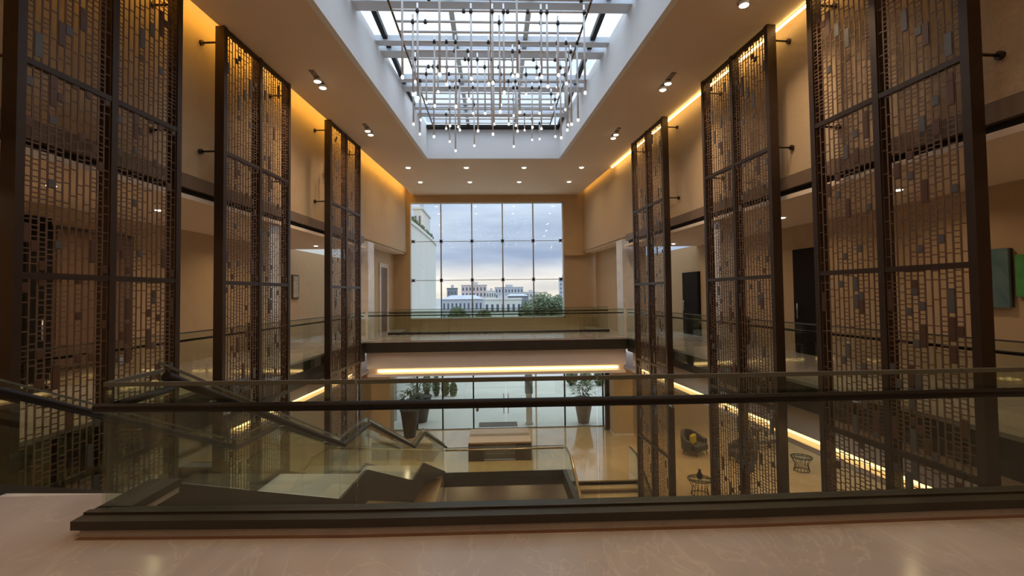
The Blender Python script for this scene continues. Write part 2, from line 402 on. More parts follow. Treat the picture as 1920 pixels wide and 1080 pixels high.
# back wall behind the camera, ceiling with the skylight opening
struct(MB().box(-9.5, 9.5, Y0-0.2, Y0, 0, 6.95).build('wall_back', 'wall'), 'beige wall behind the near balcony', 'wall')
HL, KL, HR, KR = -3.50, 0.067, 3.59, -0.064
HY0, HY1 = 3.95, 17.42
hl = lambda y: HL+KL*y
hr = lambda y: HR+KR*y
c = MB()
c.prism([(lx(CL, Y0), Y0), (rx(CR, Y0), Y0), (rx(CR, HY0), HY0), (hr(HY0)+.12, HY0), (hr(HY0)+.12, HY0-.12), (hl(HY0)-.12, HY0-.12), (hl(HY0)-.12, HY0), (lx(CL, HY0), HY0)], CEIL, CEIL+0.12)
c.prism([(lx(CL, HY0), HY0), (hl(HY0)-0.12, HY0), (hl(HY1)-0.12, HY1), (lx(CL, HY1), HY1)], CEIL, CEIL+0.12)
c.prism([(hr(HY0)+0.12, HY0), (rx(CR, HY0), HY0), (rx(CR, HY1), HY1), (hr(HY1)+0.12, HY1)], CEIL, CEIL+0.12)
c.prism([(lx(CL, HY1), HY1), (hl(HY1)-.12, HY1), (hl(HY1)-.12, HY1+.12), (hr(HY1)+.12, HY1+.12), (hr(HY1)+.12, HY1), (rx(CR, HY1), HY1), (rx(CR, FAR), FAR), (lx(CL, FAR), FAR)], CEIL, CEIL+0.12)
struct(c.build('ceiling', 'ceiling'), 'flat beige main ceiling around the skylight', 'ceiling')
for sgn, cx_, wx, side in ((-1, CL, WL, 'left'), (1, CR, WR, 'right')):
    struct(strip(cx_-sgn*0.6, wx+sgn*0.2, sgn, Y0, FAR, 6.95, 7.05).build('ceiling_cove_'+side, 'ceiling'), 'top of the %s light cove' % side, 'ceiling')
    if sgn < 0: l = strip(CL+0.02, CL-0.04, -1, Y0+0.3, FAR-0.5, 6.73, 6.78).build('cove_light', 'cove_left')
    else:       l = strip(CR+0.01, CR+0.05, 1, Y0+0.3, FAR-5.3, 6.555, 6.585).build('cove_light', 'cove_right')
    tag(l, ('amber cove light hidden above the left ceiling edge', 'thin amber light line along the right ceiling edge')[sgn > 0], 'light', 'amber cove lights')
l = strip(CR-0.05, CR+0.02, 1, 16.0, FAR-0.5, 6.74, 6.78).build('cove_light', 'cove')
tag(l, 'amber cove light hidden above the right ceiling edge beside the window', 'light', 'amber cove lights')

# skylight well
ZG = 7.7
w = MB()
T = 0.12
w.prism([(hl(HY0), HY0), (hl(HY1), HY1), (hl(HY1)-T, HY1), (hl(HY0)-T, HY0)], CEIL, ZG+0.1)
w.prism([(hr(HY0), HY0), (hr(HY1), HY1), (hr(HY1)+T, HY1), (hr(HY0)+T, HY0)], CEIL, ZG+0.1)
w.box(hl(HY1)-T, hr(HY1)+T, HY1, HY1+T, CEIL, ZG+0.1)
w.box(hl(HY0)-T, hr(HY0)+T, HY0-T, HY0, CEIL, ZG+0.1)
struct(w.build('wall_skylight_well', 'white'), 'white sides of the skylight well', 'wall')
sk = empty('window_skylight', (0, 10, ZG))
struct(sk, 'large gridded glass skylight in the ceiling', 'window')
def skp(o): o.parent = sk; o.location = (0, -10, -ZG)
bays = [3.95]+[5.25+2.02*i for i in range(6)]+[17.42]
for i in range(6):
    y = 5.25+2.02*i
    skp(MB().box(hl(y)-.02, hr(y)+.02, y, y+0.24, ZG-0.02, ZG+0.12).build('transom', 'alu'))
    skp(MB().box(hl(y)-.02, hr(y)+.02, y+0.42, y+0.78, ZG-0.05, ZG+0.10).build('roof_beam', 'alu'))
skp(MB().box(hl(HY1), hr(HY1), HY1-0.25, HY1, ZG-0.03, ZG+0.06).build('end_bar', 'rail'))
for x in (-2.5, -0.84, 0.83, 2.46):
    skp(MB().box(x-0.055, x+0.055, HY0, HY1, ZG+0.02, ZG+0.14).build('mullion', 'steel' if abs(x) < 2 else 'rail'))
xs = [None, -2.5, -0.84, 0.83, 2.46, None]
for i in range(len(bays)-1):
    for j in range(5):
        a = hl(bays[i]) if xs[j] is None else xs[j]
        b = hr(bays[i]) if xs[j+1] is None else xs[j+1]
        a2 = hl(bays[i+1]) if xs[j] is None else xs[j]
        b2 = hr(bays[i+1]) if xs[j+1] is None else xs[j+1]
        if b-a < 0.05 or b2-a2 < 0.05: continue
        skp(MB().prism([(a, bays[i]), (b, bays[i]), (b2, bays[i+1]), (a2, bays[i+1])], ZG+0.145, ZG+0.165).build('pane', 'window_glass'))

# far wall with the big window
WX0, WX1, WZ0, WZ1 = -4.10, 3.55, 0.45, 6.24
fw = MB()
fw.box(WX1, 4.9, FAR, FAR+0.25, 3.55, 6.95)
fw.box(-5.2, WX0, FAR, FAR+0.25, WZ0, 6.95)
fw.box(WX0, WX1, FAR, FAR+0.25, WZ1, 6.95)
fw.box(-6.0, 6.2, FAR, FAR+0.25, -1.34, WZ0)
fw.box(WX1, 6.5, FAR+0.25, FAR+0.45, WZ0-.3, 3.9)
struct(fw.build('wall_far', 'wall'), 'beige far wall framing the big window', 'wall')
wn = empty('window_1', (0, FAR, WZ0)); struct(wn, 'tall point-fixed glass window overlooking the city', 'window')
def wnp(o): o.parent = wn; o.location = (0, -FAR, -WZ0); return o
cols = [WX0+(WX1-WX0)*i/5 for i in range(6)]
rows = [WZ0, 2.36, 4.30, WZ1]
for i in range(5):
    for j in range(3):
        wnp(MB().box(cols[i]+.012, cols[i+1]-.012, FAR+0.10, FAR+0.115, rows[j]+.012, rows[j+1]-.012).build('pane', 'window_glass'))
for i in range(1, 5):
    wnp(MB().box(cols[i]-0.03, cols[i]+0.03, FAR-0.02, FAR+0.06, WZ0, WZ1).build('mullion', 'steel'))
for j in (1, 2):
    wnp(MB().box(WX0, WX1, FAR+0.09, FAR+0.125, rows[j]-0.014, rows[j]+0.014).build('glazing_joint', 'steel'))
    for i in range(6):
        x = min(max(cols[i], WX0+0.15), WX1-0.15)
        m = MB()
        for a in (45, 135, 225, 315):
            q = math.radians(a); m.tube([(x, FAR+0.05, rows[j]), (x+.11*math.cos(q), FAR+0.09, rows[j]+.11*math.sin(q))], 0.022, 6)
        m.tube([(x, FAR-0.02, rows[j]), (x, FAR+0.10, rows[j])], 0.065, 10)
        wnp(m.build('spider_fitting', 'knob'))
fr = MB(); fr.box(WX0, WX0+0.05, FAR-0.03, FAR+0.15, WZ0, WZ1); fr.box(WX1-0.06, WX1, FAR-0.03, FAR+0.15, WZ0, WZ1)
fr.box(WX0, WX1, FAR-0.03, FAR+0.15, WZ1-0.06, WZ1); fr.box(WX0, WX1, FAR-0.03, FAR+0.15, WZ0, WZ0+0.06)
wnp(fr.build('window_frame', 'alu'))

# ground floor lobby
VX0, VX1, VY0, VY1 = -1.92, 2.55, 8.0, 18.2       # stair void
g = MB()
g.box(-10.5, 14, VY1, FAR, GF-0.5, GF)
g.box(-10.5, VX0, Y0, VY1, GF-0.5, GF)
g.box(5.05, 14, Y0, VY1, GF-0.5, GF)
g.box(VX1, 5.05, 17.1, VY1, GF-0.5, GF)
g.box(VX0, 5.05, Y0, VY0, GF-0.5, GF)
struct(g.build('floor_ground', 'gold_marble'), 'polished honey marble lobby floor on the level below', 'floor')
v = MB(); v.box(VX0, VX1, VY1-0.02, VY1-0.001, GF-0.52, GF+0.01); v.box(VX1-0.02, VX1+0.12, VY0, VY1, GF-0.52, GF+0.02)
struct(v.build('trim_void', 'fascia'), 'dark fascia around the lower stair opening', 'trim')
b = MB(); b.box(VX0, 5.05, VY1+1.2, VY1+1.3, -7, GF-0.5); b.box(VX0-0.1, VX0, VY0, VY1+1.3, -7, GF-0.5); b.box(5.05, 5.15, VY0, VY1+1.3, -7, GF-0.5)
struct(b.build('wall_basement', 'grey'), 'grey wall inside the lower stair opening', 'wall')
struct(MB().box(VX0, 5.05, VY0, VY1+1.3, -6.85, -6.7).build('floor_basement', 'carpet'), 'brown carpeted floor at the foot of the lower stairs', 'floor')
tag(MB().box(-0.9, 2.1, 17.4, 18.9, -6.70, -6.67).build('rug', 'red'), 'dull red rug at the bottom of the lower stair opening', 'rug')
struct(MB().box(-10.7, -10.5, Y0, FAR, GF, -1.3).build('wall_ground_left', 'wall'), 'tan lobby wall far left on the level below', 'wall')
struct(MB().box(14, 14.2, Y0, FAR, GF, -1.3).build('wall_ground_right', 'wall'), 'tan lobby wall far right on the level below', 'wall')
gw_ = MB(); gw_.box(-10.5, -5.0, FAR, FAR+0.25, GF, -1.3); gw_.box(5.6, 14, FAR, FAR+0.25, GF, -1.3)
gw_.box(-5.0, 5.6, FAR, FAR+0.25, -1.5, -1.3)
struct(gw_.build('wall_ground_far', 'wall'), 'tan lobby wall on both sides of the entrance', 'wall')
struct(MB().box(-10.5, 14, Y0-0.2, Y0, GF, -0.42).build('wall_ground_back', 'wall'), 'tan lobby wall under the near balcony', 'wall')

def balustrade_run(t, pts, hb, ht, hr_, side, thick=0.014, rail_r=0.024, rail_mat='rail', cap=0.02, gap=0.012, brackets=True):
    """glass panes between successive (x, y, z) points, one handrail along them"""
    rail = []
    for i in range(len(pts)-1):
        a, b = Vector(pts[i]), Vector(pts[i+1])
        dxy = Vector((b.x-a.x, b.y-a.y, 0)).normalized(); n = Vector((-dxy.y, dxy.x, 0))*thick/2
        u = dxy*gap/2; sl = (b.z-a.z)/max((b-a).xy.length, 1e-6)
        a2, b2 = a+u+Vector((0, 0, sl*gap/2)), b-u-Vector((0, 0, sl*gap/2))
        lo, hi = Vector((0, 0, hb)), Vector((0, 0, ht))
        MB().hexa([a2-n+lo, b2-n+lo, b2+n+lo, a2+n+lo, a2-n+hi, b2-n+hi, b2+n+hi, a2+n+hi]).build('glass_pane', 'glass', t)
        h2 = Vector((0, 0, ht+cap)); n2 = n*1.25
        MB().hexa([a2-n2+hi, b2-n2+hi, b2+n2+hi, a2+n2+hi, a2-n2+h2, b2-n2+h2, b2+n2+h2, a2+n2+h2]).build('top_edge', 'glass_edge', t)
    off = []
    for i, p in enumerate(pts):
        a = Vector(pts[max(i-1, 0)]); b = Vector(pts[min(i+1, len(pts)-1)])
        d_ = Vector((b.x-a.x, b.y-a.y, 0)).normalized(); n = Vector((-d_.y, d_.x, 0))*side
        q = Vector(p)+n*0.065+Vector((0, 0, hr_)); off.append((q, n))
    MB().tube([q for q, n in off], rail_r, 10).build('handrail', rail_mat, t)
    if brackets:
        for i in range(len(pts)-1):
            q = (off[i][0]+off[i+1][0])/2; n = off[i][1]
            MB().tube([q, q-Vector((0, 0, 0.05)), q-Vector((0, 0, 0.055))-n*0.06], 0.009, 6).build('bracket', 'steel', t)
    return t

# ================================================================== NEAR BALUSTRADE
nb = empty('glass_balustrade', (0.4, 3.45, 0))
tag(nb, 'foreground glass balustrade with dark handrail on a low kerb', 'balustrade')
def unpar(t):
    """children built in world coordinates under an empty that stands elsewhere"""
    inv = Matrix.Translation(t.location) @ Matrix.Rotation(t.rotation_euler.z, 4, 'Z')
    inv = inv.inverted()
    for ch in t.children: ch.matrix_parent_inverse = inv
front = [(-2.90, 3.44), (-1.0, 3.355), (1.7, 3.325), (3.0, 3.34), (6.2, 3.35)]
kb, kc, ks = MB(), MB(), MB()
def off_line(dy): return [(x, y+dy) for x, y in front]
a = off_line(0.0); b = off_line(0.24)
for i in range(len(a)-1):
    x0 = 0.05 if i == 0 else 0
    kb.prism([(a[i][0]+x0, a[i][1]+0.015), (a[i+1][0], a[i+1][1]+0.015), b[i+1], (b[i][0]+x0, b[i][1])], 0.0, 0.055)
    kc.prism([a[i], a[i+1], b[i+1], b[i]], 0.055, 0.115)
    ks.prism([(a[i][0]+x0, a[i][1]-0.022), (a[i+1][0], a[i+1][1]-0.022), (a[i+1][0], a[i+1][1]+0.015), (a[i][0]+x0, a[i][1]+0.015)], -0.002, 0.003)  # shadow line at the kerb foot, painted as a thin brown strip
    # glazing shoe
    s0, s1 = off_line(0.105), off_line(0.155)
    kc.prism([s0[i], s0[i+1], s1[i+1], s1[i]], 0.115, 0.13)
kb.prism([(-2.85, 3.66), (-2.68, 3.66), (-2.66, 4.2), (-2.85, 4.2)], 0, 0.055)
kc.prism([(-2.90, 3.66), (-2.66, 3.66), (-2.64, 4.2), (-2.90, 4.2)], 0.055, 0.115)
kb.build('stone_kerb', 'kerbstone', nb); ks.build('kerb_shadow_strip', 'kerb_shadow', nb); kc.build('metal_cap', 'fascia', nb)
def fy(x):
    for (x0, y0), (x1, y1) in zip(front, front[1:]):
        if x0 <= x <= x1: return y0+(y1-y0)*(x-x0)/(x1-x0)
    return 3.35
px_x = [-2.79, -0.98, 0.74, 1.80, 3.48, 6.0]
balustrade_run(nb, [(x, fy(x)+0.13, 0.0) for x in px_x], 0.12, 1.005, 0.865, -1, 0.018, 0.033, cap=0.03)
balustrade_run(nb, [(-2.79, 3.60, 0), (-2.80, 4.2, 0)], 0.12, 1.005, 0.865, -1, 0.018, 0.03, cap=0.03)
unpar(nb)

# corridor and bridge balustrades
def simple_bal(label, pts, side):
    t = empty('glass_balustrade', (pts[0][0], pts[0][1], 0)); tag(t, label, 'balustrade', 'upper floor balustrades')
    balustrade_run(t, pts, -0.3 if abs(pts[0][1]-pts[-1][1]) > 1 else 0.0, 1.03, 0.90, side, 0.016, 0.022)
    unpar(t); return t
n = 9
ys = [3.75+(YB-3.75)*i/n for i in range(n+1)]
simple_bal('glass balustrade along the right corridor edge behind the screens', [(rx(FR-0.012, y), y, 0) for y in ys], -1)
ys = [4.35+(YB-4.35)*i/n for i in range(n+1)]
simple_bal('glass balustrade along the left corridor edge behind the screens', [(lx(FL+0.012, y), y, 0) for y in ys], 1)
n = 6
xs_ = [xa+0.1+(xb-xa-0.2)*i/n for i in range(n+1)]
simple_bal('glass balustrade along the front of the footbridge', [(x, YB+0.03, 0) for x in xs_], 1)
simple_bal('glass balustrade along the window side of the footbridge', [(-4.35+9.2*i/n, YR-0.05, 0) for i in range(n+1)], -1)
struct(MB().box(-4.4, 4.9, YR-0.10, YR+0.02, 0, 0.09).build('trim_bridge_rear', 'fascia'), 'dark kerb along the window side of the footbridge', 'trim')

# ================================================================== LATTICE SCREENS
random.seed(11)
SW = 2.46                                             # screen length
LEV = [GF+0.0, -2.95, -0.52, 1.90, 4.27, 6.56]
PW = (SW-0.3)/2                                       # clear panel width
NC = 12
CWID = PW/NC
lat, plate_cells = {}, {}
for r in range(5):
    H = LEV[r+1]-LEV[r]-0.07
    for vnum in range(3):
        m = MB(); cells = []
        for c_ in range(NC+1):
            m.box(0.022, 0.030, c_*CWID-0.010 if c_ else 0, c_*CWID+0.010 if c_ < NC else PW, 0, H)
        for c_ in range(NC):
            z = random.uniform(0.0, 0.06); style = random.random()
            while z < H-0.03:
                h = random.choice((0.055, 0.055, 0.07, 0.11) if style < .55 else (0.11, 0.16, 0.24, 0.32))
                h = min(h, H-z)
                q = random.random()
                if q < 0.065 and h > 0.03:
                    hh = min(random.choice((0.09, 0.10, 0.11, 0.20, 0.28)), H-z)
                    cells.append((c_, z, hh, random.random())); h = hh
                z += h
                if z < H: m.box(0.023, 0.029, c_*CWID, (c_+1)*CWID, z-0.007, z+0.007)
        lat[r, vnum] = m.mesh('lattice', 'lattice'); plate_cells[r, vnum] = cells
plate_mesh = {}
def plate(hh, mat):
    k = (round(hh, 2), mat)
    if k not in plate_mesh: plate_mesh[k] = MB().box(0.016, 0.030, 0.006, CWID-0.006, 0.004, hh-0.004).mesh('plate', mat)
    return plate_mesh[k]
post_mesh = MB().box(0, 0.17, -0.05, 0.05, GF, 6.58).mesh('post', 'bronze')
rail_mesh = MB().box(0.005, 0.075, 0, PW, -0.035, 0.035).mesh('crossbar', 'bronze')
stub = MB().tube([(0.17, 0, 0), (0.44, 0, 0)], 0.018, 8); stub.tube([(0.435, 0, 0), (0.475, 0, 0)], 0.05, 12)
stub_mesh = stub.mesh('bracket', 'bronze')
def screen(sgn, y, label):
    x = (lx(SL, y) if sgn < 0 else rx(SR, y))
    t = empty('lattice_screen', (x, y, GF), (-1 if sgn < 0 else 1)*math.atan(K))
    tag(t, label, 'screen', 'tall bronze lattice screens')
    def put(name, data, yy, zz):
        o = link(name, data, t, (0, yy, zz-GF)); o.scale = (1 if sgn > 0 else -1, 1, 1); return o
    for yy in (0.05, SW/2, SW-0.05): put('post', post_mesh, yy, 0)
    for half in (0, 1):
        y0 = 0.10 if half == 0 else SW/2+0.05
        for z in LEV[1:5]: put('crossbar', rail_mesh, y0, z)
        put('crossbar', rail_mesh, y0, LEV[5]-0.03); put('crossbar', rail_mesh, y0, GF+0.05)
        for r in range(5):
            vn = random.randrange(3); zb = LEV[r]+0.035
            if r == 0: zb += 0.0
            o = put('lattice', lat[r, vn], y0, zb); o['kind'] = 'stuff'
            for c_, z, hh, q in plate_cells[r, vn]:
                if r == 0 and q < .5: continue
                put('plate', plate(hh, 'plate_slate' if q < (.62 if sgn > 0 else .3) else 'plate_brown'), y0+c_*CWID, zb+z)
    for yy in (0.05, SW-0.05):
        for z in (4.29, 6.30): put('bracket', stub_mesh, yy, z)
    return t
for sgn, name, ys in ((1, 'right', (5.10, 8.55, 13.18)), (-1, 'left', (5.28, 8.78, 13.48))):
    for y, w_ in zip(ys, ('nearest to the camera', 'in the middle of the row', 'farthest along by the footbridge')):
        screen(sgn, y, 'tall bronze lattice screen on the %s, %s' % (name, w_))

# ================================================================== STAIRS
SX = -3.11                                             # right edge of the long stair at Y = 0
SWID = 1.72
st = empty('staircase', (lx(SX, 4.2), 4.2, 0), -math.atan(K))
tag(st, 'long straight marble staircase descending along the left screens with two landings', 'staircase')
legs = [(4.2, 8.13, 0.0, -1.8, 12), (9.46, 13.1, -1.8, -3.4, 11), (14.43, 18.1, -3.4, -5.0, 11)]
cosk = 1/math.sqrt(1+K*K)
loc = lambda y: (y-4.2)/cosk
for (ya, yb, za, zb, n) in legs:
    dy = (loc(yb)-loc(ya))/n; dz = (za-zb)/n
    for i in range(1, n):
        MB().box(-SWID, -0.05, loc(ya)+(i-1)*dy, loc(ya)+i*dy+0.02, za-i*dz-0.05, za-i*dz).build('tread', 'pale_marble', st)
        MB().box(-SWID, -0.05, loc(ya)+(i-1)*dy-0.0, loc(ya)+(i-1)*dy+0.02, za-i*dz-0.01, za-(i-1)*dz-0.05).build('riser', 'kerbstone', st)
for ya, yb, z in ((8.13, 9.46, -1.8), (13.1, 14.43, -3.4)):
    MB().box(-SWID, -0.05, loc(ya)-0.33, loc(yb)+0.02, z-0.2, z).build('landing', 'pale_marble', st)
prof = [(4.2, 0.0), (8.13, -1.8), (9.46, -1.8), (13.1, -3.4), (14.43, -3.4), (18.1, -5.0)]
for nm, xx in (('stringer', (-0.05, 0.0)), ('stringer', (-SWID-0.05, -SWID))):
    m = MB()
    for (y0, z0), (y1, z1) in zip(prof, prof[1:]):
        a, b = loc(y0), loc(y1); d0 = 0.50; u = 0.09
        m.hexa([(xx[0], a, z0-d0), (xx[1], a, z0-d0), (xx[1], b, max(z1-d0, GF)), (xx[0], b, max(z1-d0, GF)),
                (xx[0], a, z0+u), (xx[1], a, z0+u), (xx[1], b, z1+u), (xx[0], b, z1+u)])
    m.build(nm, 'fascia', st)
m = MB()
for (y0, z0), (y1, z1) in zip(prof, prof[1:]):
    a, b = loc(y0), loc(y1)
    m.hexa([(-SWID, a, z0-.5), (-.05, a, z0-.5), (-.05, b, max(z1-.5, GF)), (-SWID, b, max(z1-.5, GF)),
            (-SWID, a, z0-.40), (-.05, a, z0-.40), (-.05, b, max(z1-.40, GF+.05)), (-SWID, b, max(z1-.40, GF+.05))])
m.build('soffit', 'pale_face', st)
for side, xo, lab in ((1, -0.025, 'glass balustrade on the open right side of the long staircase'),
                      (-1, -SWID-0.025, 'glass balustrade on the screen side of the long staircase')):
    t = empty('stair_balustrade', (lx(SX, 4.2), 4.2, 0)); tag(t, lab, 'balustrade', 'long staircase balustrades')
    pts = []
    for (y0, z0), (y1, z1) in zip(prof, prof[1:]):
        k = 3 if abs(z1-z0) > .1 else 1
        for i in range(k): pts.append((lx(SX+xo, y0+(y1-y0)*i/k), y0+(y1-y0)*i/k, z0+(z1-z0)*i/k))
    pts.append((lx(SX+xo, 18.1), 18.1, -5.0))
    balustrade_run(t, pts, 0.10, 1.08, 0.97, -1, 0.016, 0.042, 'rail')
    unpar(t)

# lower stairs on the right
ls = empty('lower_staircase', (4.0, 17.1, GF)); tag(ls, 'short honey marble stairs going down from the lobby at right', 'staircase')
for i in range(1, 11):
    MB().box(-1.33, 1.03, -i*0.33, -(i-1)*0.33+0.02, -i*0.163-0.05, -i*0.163).build('tread', 'gold_marble', ls)
    MB().box(-1.33, 1.03, -(i-1)*0.33, -(i-1)*0.33+0.02, -i*0.163-.01, -(i-1)*0.163-.05).build('riser', 'door_brown', ls)
t = empty('stair_balustrade', (2.6, 18.2, GF)); tag(t, 'glass balustrade around the lower opening, bending down beside the lower stairs', 'balustrade')
pts = [(-1.85, 18.15, GF), (-0.4, 18.15, GF), (1.1, 18.15, GF), (2.58, 18.15, GF)]
balustrade_run(t, pts, -0.2, 0.92, 0.86, -1, 0.016, 0.034, 'gold_rail')
pts = [(2.60, 18.1, GF), (2.62, 17.0, GF), (2.66, 15.5, GF-0.74), (2.70, 14.0, GF-1.48)]
balustrade_run(t, pts, -0.2, 0.92, 0.86, 1, 0.016, 0.042, 'gold_rail')
unpar(t)
t = empty('stair_balustrade', (5.0, 18.0, GF)); tag(t, 'short glass balustrade on the right side of the lower stairs', 'balustrade')
balustrade_run(t, [(4.98, 17.9, GF), (4.98, 17.0, GF), (4.98, 15.5, GF-0.74), (4.98, 14.0, GF-1.48)], -0.2, 0.92, 0.86, 1, 0.016, 0.034, 'rail')
unpar(t)

# ================================================================== ENTRANCE
en = empty('door_1', (0.6, FAR, GF)); struct(en, 'glazed lobby entrance with a double door under the big window', 'door')
def enp(o): o.parent = en; o.location = (-0.6, -FAR, -GF); return o
mx = [at_y(x, 780, FAR).x for x in (735, 782, 830, 888, 949, 1006, 1060, 1132)]
for i in range(len(mx)-1):
    a, b = mx[i], mx[i+1]
    enp(MB().box(a+0.03, b-0.03, FAR+0.1, FAR+0.115, GF+0.03, -1.55).build('leaf' if i in (3, 4) else 'pane', 'window_glass'))
for i, x in enumerate(mx):
    if i == 4: continue
    enp(MB().box(x-0.035, x+0.035, FAR+0.06, FAR+0.16, GF, -1.5).build('mullion', 'rail' if i != 5 else 'alu'))
enp(MB().box(mx[0], mx[-1], FAR+0.06, FAR+0.16, GF, GF+0.05).build('threshold', 'steel'))
enp(MB().box(mx[0], mx[-1], FAR+0.06, FAR+0.16, -1.62, -1.5).build('head', 'rail'))
for dx in (-0.11, 0.11):
    x = mx[4]+dx
    enp(MB().tube([(x, FAR-0.02, GF+0.75), (x, FAR-0.02, GF+1.75)], 0.022, 8).build('pull_handle', 'steel'))
for px, w_, mat, lab, yy in ((992, 0.30, 'pale_marble', 'pale square column just outside the entrance doors', FAR+0.9),
                             (1139, 0.22, 'bronze', 'dark square column at the right of the entrance', FAR-0.5),
                             (718, 0.85, 'wall', 'broad tan pier at the left of the entrance', FAR-1.2)):
    x = at_y(px, 780, yy).x
    if mat == 'pale_marble':
        o = empty('column', (x, yy, GF)); MB().box(-w_/2, w_/2, -w_/2, w_/2, 0, 3.9).build('shaft', mat, o)
        MB().box(-w_/2-.03, w_/2+.03, -w_/2-.03, w_/2+.03, 0, 0.12).build('base', mat, o)
        MB().box(-w_/2-.04, w_/2+.04, -w_/2-.04, w_/2+.04, 1.55, 2.45).build('dark_panel', 'ext_dark', o)
    else:
        o = empty('column', (x, yy, GF)); MB().box(-w_/2, w_/2, -w_/2, w_/2, 0, 3.7).build('shaft', mat, o)
        MB().box(-w_/2-.02, w_/2+.02, -w_/2-.02, w_/2+.02, 0, 0.1).build('base', mat, o)
    tag(o, lab, 'column')
xr = at_y(1165, 780, FAR-1.2).x
o = empty('column', (xr, FAR-1.2, GF)); MB().box(-.45, .45, -.4, .4, 0, 3.7).build('shaft', 'wall', o); MB().box(-.47, .47, -.42, .42, 0, .1).build('base', 'pale_marble', o)
tag(o, 'broad tan pier at the right of the entrance', 'column')

# lobby bench-desk and mat
dk = empty('lobby_table', (0.2, 19.3, GF)); tag(dk, 'large low tan table with two dark end blocks before the entrance', 'table')
W2 = 1.26
bevel(MB().box(-W2, W2, 0.0, 1.95, 0.69, 0.76).build('top', 'tan', dk), 0.015)
bevel(MB().box(-W2, -W2+0.62, 0.03, 1.9, 0, 0.69).build('end_block', 'wood', dk))
bevel(MB().box(W2-0.62, W2, 0.03, 1.9, 0, 0.69).build('end_block', 'wood', dk))
for k in range(3): MB().box(-W2+0.62, W2-0.62, 0.22, 0.26, 0.02+k*0.22, 0.02+k*0.22+0.20).build('modesty_panel', 'stripe', dk)
MB().box(-W2+.02, W2-.02, 0.85, 1.15, 0.76, 0.775).build('runner', 'stripe', dk)
mt = bevel(MB().box(-0.80, 1.15, 24.35, 25.2, GF-0.02, GF).build('door_mat', 'mat'), 0.005)
tag(mt, 'dark rectangular mat on the forecourt just outside the glass doors', 'mat')

# planters
def leafblade(m, base, dirv, L, w_, droop):
    d_ = Vector(dirv).normalized(); sd = d_.cross(Vector((0, 0, 1)))
    sd = (sd if sd.length > .01 else Vector((1, 0, 0))).normalized()
    p = Vector(base); prev = (p-sd*w_*.2, p+sd*w_*.2)
    for i, (wf) in enumerate((1.0, 0.8, 0.02)):
        d_ = (d_+Vector((0, 0, -droop))).normalized(); p = p+d_*L/3
        cur = (p-sd*w_*wf/2, p+sd*w_*wf/2); m.quad(prev[0], prev[1], cur[1], cur[0]); prev = cur
def planter(loc, h, r0, r1, mat, lab, seed, ph=1.0):
    rnd = random.Random(seed)
    t = empty('potted_plant', loc); tag(t, lab, 'plant')
    MB().lathe([(r0, 0), (r0+(r1-r0)*.5, h*.5), (r1, h), (r1+0.02, h), (r1+.02, h-.05), (r1-.04, h-.03), (0.02, h-.08)], seg=24).build('pot', mat, t)
    MB().lathe([(r1-.05, h-.10), (r1-.05, h-.06), (0.02, h-.05)], seg=16).build('soil', 'bark', t)
    stm = MB()
    for k in range(7):
        a = rnd.uniform(0, 6.28); e_ = (r1*1.1*math.cos(a), r1*1.1*math.sin(a), h+ph*rnd.uniform(.5, .9))
        stm.tube([(0.1*math.cos(a), .1*math.sin(a), h-.08), (e_[0]*.4, e_[1]*.4, h+ph*.3), e_], 0.012, 5)
    stm.build('stem', 'bark', t)
    m = MB()
    for k in range(170):
        a = rnd.uniform(0, 6.28); rr = r1*1.5*math.sqrt(rnd.random()); z = h+ph*rnd.uniform(.12, .95)
        leafblade(m, (rr*.75*math.cos(a), rr*.75*math.sin(a), z), (math.cos(a), math.sin(a), rnd.uniform(-.1, .9)), rnd.uniform(.18, .34), .10, .25)
    o = m.build('foliage', 'leaf', t); o['kind'] = 'stuff'
planter((-3.98, 22.9, GF), 1.28, 0.26, 0.44, 'charcoal', 'tall charcoal planter with leafy shrub at the left of the entrance', 1)
p = at_y(790, 790, 25.6)
planter((p.x, 25.6, GF), 1.35, 0.30, 0.55, 'charcoal', 'big dark planter outside the glass left of the entrance', 2)
planter((4.57, 24.75, GF), 1.25, 0.28, 0.50, 'clay', 'grey brown tapered planter outside the glass right of the entrance', 3)

# ================================================================== CHANDELIER
ZC = 7.18
ch = empty('chandelier', (0.02, 11.5, ZC)); tag(ch, 'large metal grid chandelier of slender hanging rods under the skylight', 'chandelier')
def chp(o): o.parent = ch; o.location = (-0.02, -11.5, -ZC); return o
HW = 1.92; CYA, CYB = 7.7, 15.6
for x in (-HW, HW): chp(MB().tube([(x, CYA, ZC), (x, CYB, ZC)], 0.022, 6).build('side_bar', 'beam'))
chp(MB().tube([(0.0, CYA, ZC), (0.0, CYB, ZC)], 0.016, 6).build('side_bar', 'rod'))
bars = [CYA+0.385*i for i in range(21)]
for y in bars: chp(MB().tube([(-HW, y, ZC), (HW, y, ZC)], 0.025, 6).build('cross_bar', 'rod'))
for x in (-HW, HW):
    for y in (CYA+.4, 11.5, CYB-.4): chp(MB().tube([(x, y, ZC), (x, y, ZG)], 0.010, 5).build('suspension_cable', 'steel'))
rnd = random.Random(5)
knob_mesh = MB().lathe([(0.012, -0.05), (0.034, -0.04), (0.038, 0.0), (0.026, 0.03), (0.022, 0.04)], seg=10).mesh('clamp', 'knob')
tip_mesh = MB().lathe([(0.006, -0.042), (0.022, -0.036), (0.028, -0.018), (0.025, 0.004), (0.0215, 0.012)], seg=10).mesh('bulb', 'tip')
